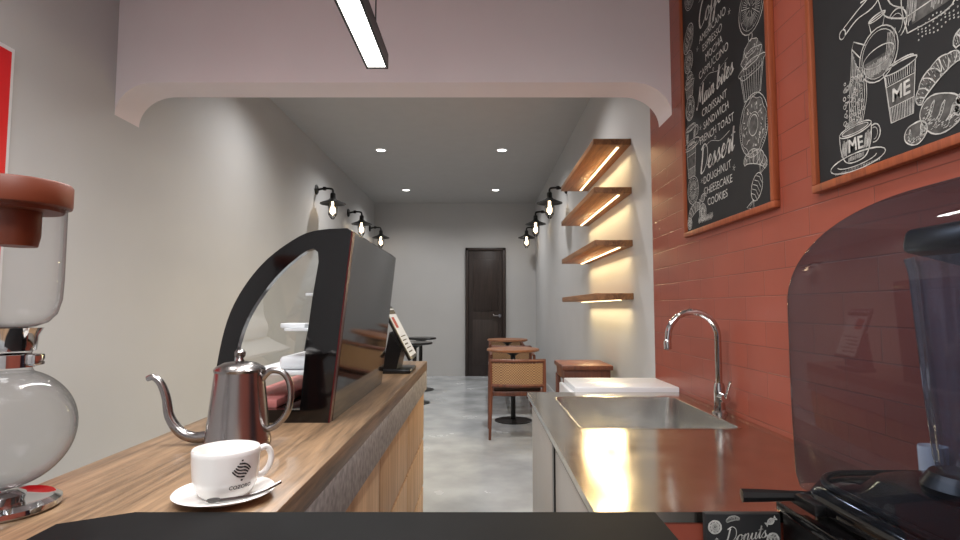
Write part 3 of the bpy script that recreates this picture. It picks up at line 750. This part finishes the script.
s=Sketch(lambda u,v:(u,-.0095,v),lambda u,v:(u,-.0088,v),wk=.6); s.script('Donuts',(.004,.716),.080,.0022,rise=.16); s.citrus((-.055,.733),.012); s.candy((.052,.744),.012); s.croissant((-.02,.745),.012,.2); s.cupcake((-.052,.700),.010); s.donut((.055,.710),.011); s.donut((-.03,.63),.03); s.cupcake((.035,.60),.03); s.donut((0,.5),.045); s.citrus((0,.38),.04); s.cup((0,.27),.035); s.make('chalk_drawing','chalk',r)
# faucet
fa=root('kitchen_faucet','tall chrome gooseneck faucet with side lever','faucet',(.912,2.16,RT))
MB().lathe([(0,0),(.028,0),(.028,.006),(.022,.012),(.020,.03),(.020,.10),(.016,.115),(0,.115)],seg=28).make('faucet_body','chrome',fa)
P=[(0,0,.10),(0,0,.2),(0,0,.29)]
for i in range(1,15):
    a=PI*i/15; P.append((-.095+.095*math.cos(a),0,.29+.095*math.sin(a)))
P+=[(-.19,0,.29),(-.193,0,.27)]
MB().tube(P,.0125,14).lathe([(0,0),(.014,0),(.015,.03),(.012,.036)],(-.193,0,.242),18).make('spout','chrome',fa)
mb=MB(); mb.tube([(0,-.015,.065),(0.0,-.055,.065)],.017,16); mb.tube([(0,-.05,.065),(.0,-.06,.075),(.01,-.075,.13)],.005,10); mb.make('lever','chrome',fa)
# mug behind the blender
r=root('mug','small white ceramic mug beside the blender','cup',(.922,1.162,RT))
MB().lathe([(0,0),(.020,0),(.023,.004),(.024,.03),(.026,.118),(.025,.12),(.023,.117),(.022,.01),(0,.008)],seg=32).make('mug_body','ceramic',r)
# white appliance
fr=root('undercounter_fridge','white undercounter fridge beside the steel worktop','fridge',(.705,2.90,0))
MB().b(-.25,.25,-.19,.18,0.0,.772,.006).make('fridge_body','whitelac',fr)
MB().b(-.275,-.252,-.185,.175,.05,.75,.006).make('door','whitelac',fr)
MB().b(-.29,-.275,.1,.12,.45,.68,.003).make('handle','steel',fr)
# side table
tb=root('side_table','reddish brown wooden side table against the wall','table',(.745,4.12,0))
MB().b(-.175,.175,-.22,.22,.72,.752,.004).make('table_top','walnut',tb)
MB().b(-.160,.160,-.20,.20,.65,.72,.002).make('apron','walnut',tb)
for x in (-.15,.15):
    for y in (-.19,.19): MB().b(x-.018,x+.018,y-.018,y+.018,0,.66,.003).make('leg','walnut',tb)
# ================================================================ black cabinet + blender at right
bc=root('black_base_cabinet','matte black low cabinet carrying the blender','cabinet',(.76,.7,0))
MB().b(-.175,.19,-.4,.415,0,.755,.004).make('cabinet_body','black',bc)
MB().b(-.18,.192,-.405,.428,.755,.775,.004).make('cabinet_top','blackgloss',bc)
BZ=.7755
bl=root('covered_blender','black countertop blender inside smoked acrylic sound cover','blender',(.775,.845,BZ))
def rrect(x0,x1,y0,y1,rad,n=8):
    P=[]
    for cx_,cy_,a0_ in ((x1-rad,y1-rad,0),(x0+rad,y1-rad,90),(x0+rad,y0+rad,180),(x1-rad,y0+rad,270)):
        for i in range(n+1):
            a=math.radians(a0_+90*i/n); P.append((cx_+rad*math.cos(a),cy_+rad*math.sin(a)))
    return P
def loft(mb,layers):
    rows=[[mb.bm.verts.new((x,y,z)) for x,y in P] for P,z in layers]
    for a,b in zip(rows,rows[1:]):
        n=len(a)
        for i in range(n): mb.bm.faces.new((a[i],a[(i+1)%n],b[(i+1)%n],b[i]))
    mb.bm.faces.new(rows[0]); mb.bm.faces.new(rows[-1])
mb=MB()
loft(mb,[(rrect(-.160,.150,-.265,.270,.09),0),(rrect(-.170,.158,-.272,.280,.095),.012),(rrect(-.170,.158,-.272,.280,.095),.030),(rrect(-.160,.150,-.262,.270,.09),.046),(rrect(-.145,.135,-.24,.25,.085),.052),(rrect(-.120,.110,-.14,.20,.08),.060),(rrect(-.105,.095,-.11,.18,.075),.082),(rrect(-.085,.075,-.09,.16,.07),.090)])
mb.make('motor_base','blackgloss',bl)
mb=MB(); mb.tube([(p[0],p[1],.056) for p in rrect(-.150,.140,-.20,.262,.09)],.006,8,closed=True); mb.make('tray_ring','black',bl)
JX=-.020
MB().lathe([(0,.088),(.065,.088),(.068,.10),(.055,.120),(.0,.122)],(JX,.03,0),32).make('jar_mount','black',bl)
mb=MB(); n=64; rows=[]
for r_,z in ((.042,.122),(.046,.14),(.054,.25),(.064,.43),(.069,.455)):
    rows.append([mb.bm.verts.new((JX+r_*(1+.07*math.cos(8*2*PI*i/n))*math.cos(2*PI*i/n),.03+r_*(1+.07*math.cos(8*2*PI*i/n))*math.sin(2*PI*i/n),z)) for i in range(n)])
for a,b in zip(rows,rows[1:]):
    for i in range(n): mb.bm.faces.new((a[i],a[(i+1)%n],b[(i+1)%n],b[i]))
mb.make('jar','jar',bl)
MB().lathe([(.02,.122),(.02,.14),(.0,.15)],(JX,.03,0),16).make('blade_hub','steel',bl)
MB().box((JX+.022,.03,.472),(.135,.135,.042),.012,3,rot=Matrix.Rotation(math.radians(14),3,'Y')).make('jar_lid','black',bl)
MB().tube([(JX+.065,.03,.42),(JX+.10,.03,.41),(JX+.11,.03,.3),(JX+.085,.03,.22),(JX+.055,.03,.2)],.012,12).make('jar_handle','black',bl)
mb=MB(); layers=[]
def extent(t):
    a=PI/2*t
    return (-.025+.307*math.cos(a), -.20-.07*math.cos(a), .040*(1-math.cos(a)), .385+.165*math.sin(a))
layers.append((rrect(-.165,.150,-.262,.274,.035),.034)); layers.append((rrect(-.170,.154,-.268,.279,.035),.06)); layers.append((rrect(-.172,.157,-.27,.282,.035),.20)); layers.append((rrect(-.172,.157,-.27,.282,.035),.385))
for i in range(1,21):
    yf,yn,ins,z=extent(i/20*.97)
    rad=max(.02,min(.035,(yf-yn)/2-.004))
    layers.append((rrect(-.172+ins,.157-ins,yn,yf,rad),z))
loft(mb,layers)
bmesh.ops.delete(mb.bm,geom=[f for f in mb.bm.faces if all(abs(v.co.z-.034)<1e-5 for v in f.verts)],context='FACES')
mb.make('sound_cover','smoke',bl)
mb=MB(); P=[(-.150,.225,.024),(-.20,.235,.022),(-.235,.245,.019),(-.275,.252,.017)]; mb.tube(P,[.009,.010,.012,.013],8); mb.b(-.19,-.160,.16,.245,.008,.030,.006)
mb.make('cover_release_lever','black',bl)
# ================================================================ chairs & tables in the corridor
ch=root('dining_chair','reddish wood dining armchair with woven rattan back','chair',(.33,5.22,0),group='corridor dining chairs')
for x,y,h in ((-.235,-.235,.70),(.235,-.235,.70),(-.235,.22,.62),(.235,.22,.62)):
    MB().tube([(x*1.04,y*1.04,0),(x,y,.42),(x,y,h)],[.012,.019,.016],10).make('leg','walnut',ch)
MB().b(-.235,.235,-.235,.225,.375,.415,.008).make('seat_frame','walnut',ch)
MB().b(-.21,.21,-.20,.21,.415,.45,.015,3).make('seat','cushion',ch)
mb=MB(); P=[(-.235+.47*i/10,-.235-.045*math.sin(PI*i/10),0) for i in range(11)]
V=[];F=[]
for p in P: V+= [(p[0],p[1]-.006,.475),(p[0],p[1]-.006,.665),(p[0],p[1]+.006,.665),(p[0],p[1]+.006,.475)]
for i in range(10):
    for k in range(4): F.append((4*i+k,4*i+(k+1)%4,4*i+4+(k+1)%4,4*i+4+k))
mb.flat(V,F).make('backrest','weave',ch,label='woven rattan back panel')
mb=MB()
for z in (.47,.685): mb.tube([(p[0],p[1],z) for p in P],.016,10)
mb.make('back_rail','walnut',ch)
for x in (-.235,.235): MB().tube([(x,-.235,.655),(x,.0,.635),(x,.22,.625)],.015,10).make('armrest','walnut',ch)
for (x,y,rz) in ((.36,6.42,PI),(.36,7.02,0),(.38,8.15,PI)): dup(ch,(x,y,0),rz)
def round_table(name,label,loc,mt,mbase,r,grp):
    t=root(name,label,'table',loc,group=grp)
    MB().lathe([(0,.705),(r-.02,.705),(r,.712),(r,.728),(r-.006,.734),(0,.734)],seg=40).make('table_top',mt,t)
    MB().lathe([(.025,.015),(.025,.66),(.09,.70),(.09,.705),(0,.705)],seg=20).make('pedestal',mbase,t)
    MB().lathe([(0,0),(.19,0),(.19,.008),(.05,.018),(.0,.018)],seg=32).make('base_plate',mbase,t)
    return t
t1=round_table('cafe_table','small round wooden cafe table on black pedestal',(.34,5.82,0),'tablewood','blackmetal',.27,'wooden cafe tables')
dup(t1,(.37,7.58,0))
t2=round_table('black_cafe_table','small round black cafe table on pedestal',(-.80,6.9,0),'black','blackmetal',.22,'black cafe tables')
dup(t2,(-.84,8.0,0))
# ================================================================ world, fill lamps, camera
w=bpy.data.worlds.new('world'); bpy.context.scene.world=w; w.use_nodes=True
w.node_tree.nodes['Background'].inputs[0].default_value=(.6,.65,.7,1); w.node_tree.nodes['Background'].inputs[1].default_value=.4
cp=root('added_fill_panel','square white fill panel added behind the camera, lit','ceiling light',(-.4,-.6,ZC))  # added fill light out of view, with an invented fixture
MB().b(-.62,.62,-.62,.62,-.03,0,.004).make('fill_panel_frame','whitelac',cp)
MB().b(-.6,.6,-.6,.6,-.033,-.03).make('diffuser',emit('fill_panel_glow',(250,250,255),1.6),cp,smooth=False)  # glowing face of the added fill panel
light('fill_panel_lamp','AREA',(0,0,-.05),64,(.96,.985,1),cp,shape='SQUARE',size=1.2)
cam=bpy.data.cameras.new('camera'); co=bpy.data.objects.new('camera',cam); COL.objects.link(co)
cam.sensor_width=36; cam.lens=21.0; cam.clip_start=.02
co.location=(0,0,1.15); co.rotation_euler=(math.radians(90+3.88),0,0)
bpy.context.scene.camera=co
bpy.context.scene.view_settings.view_transform='Standard'
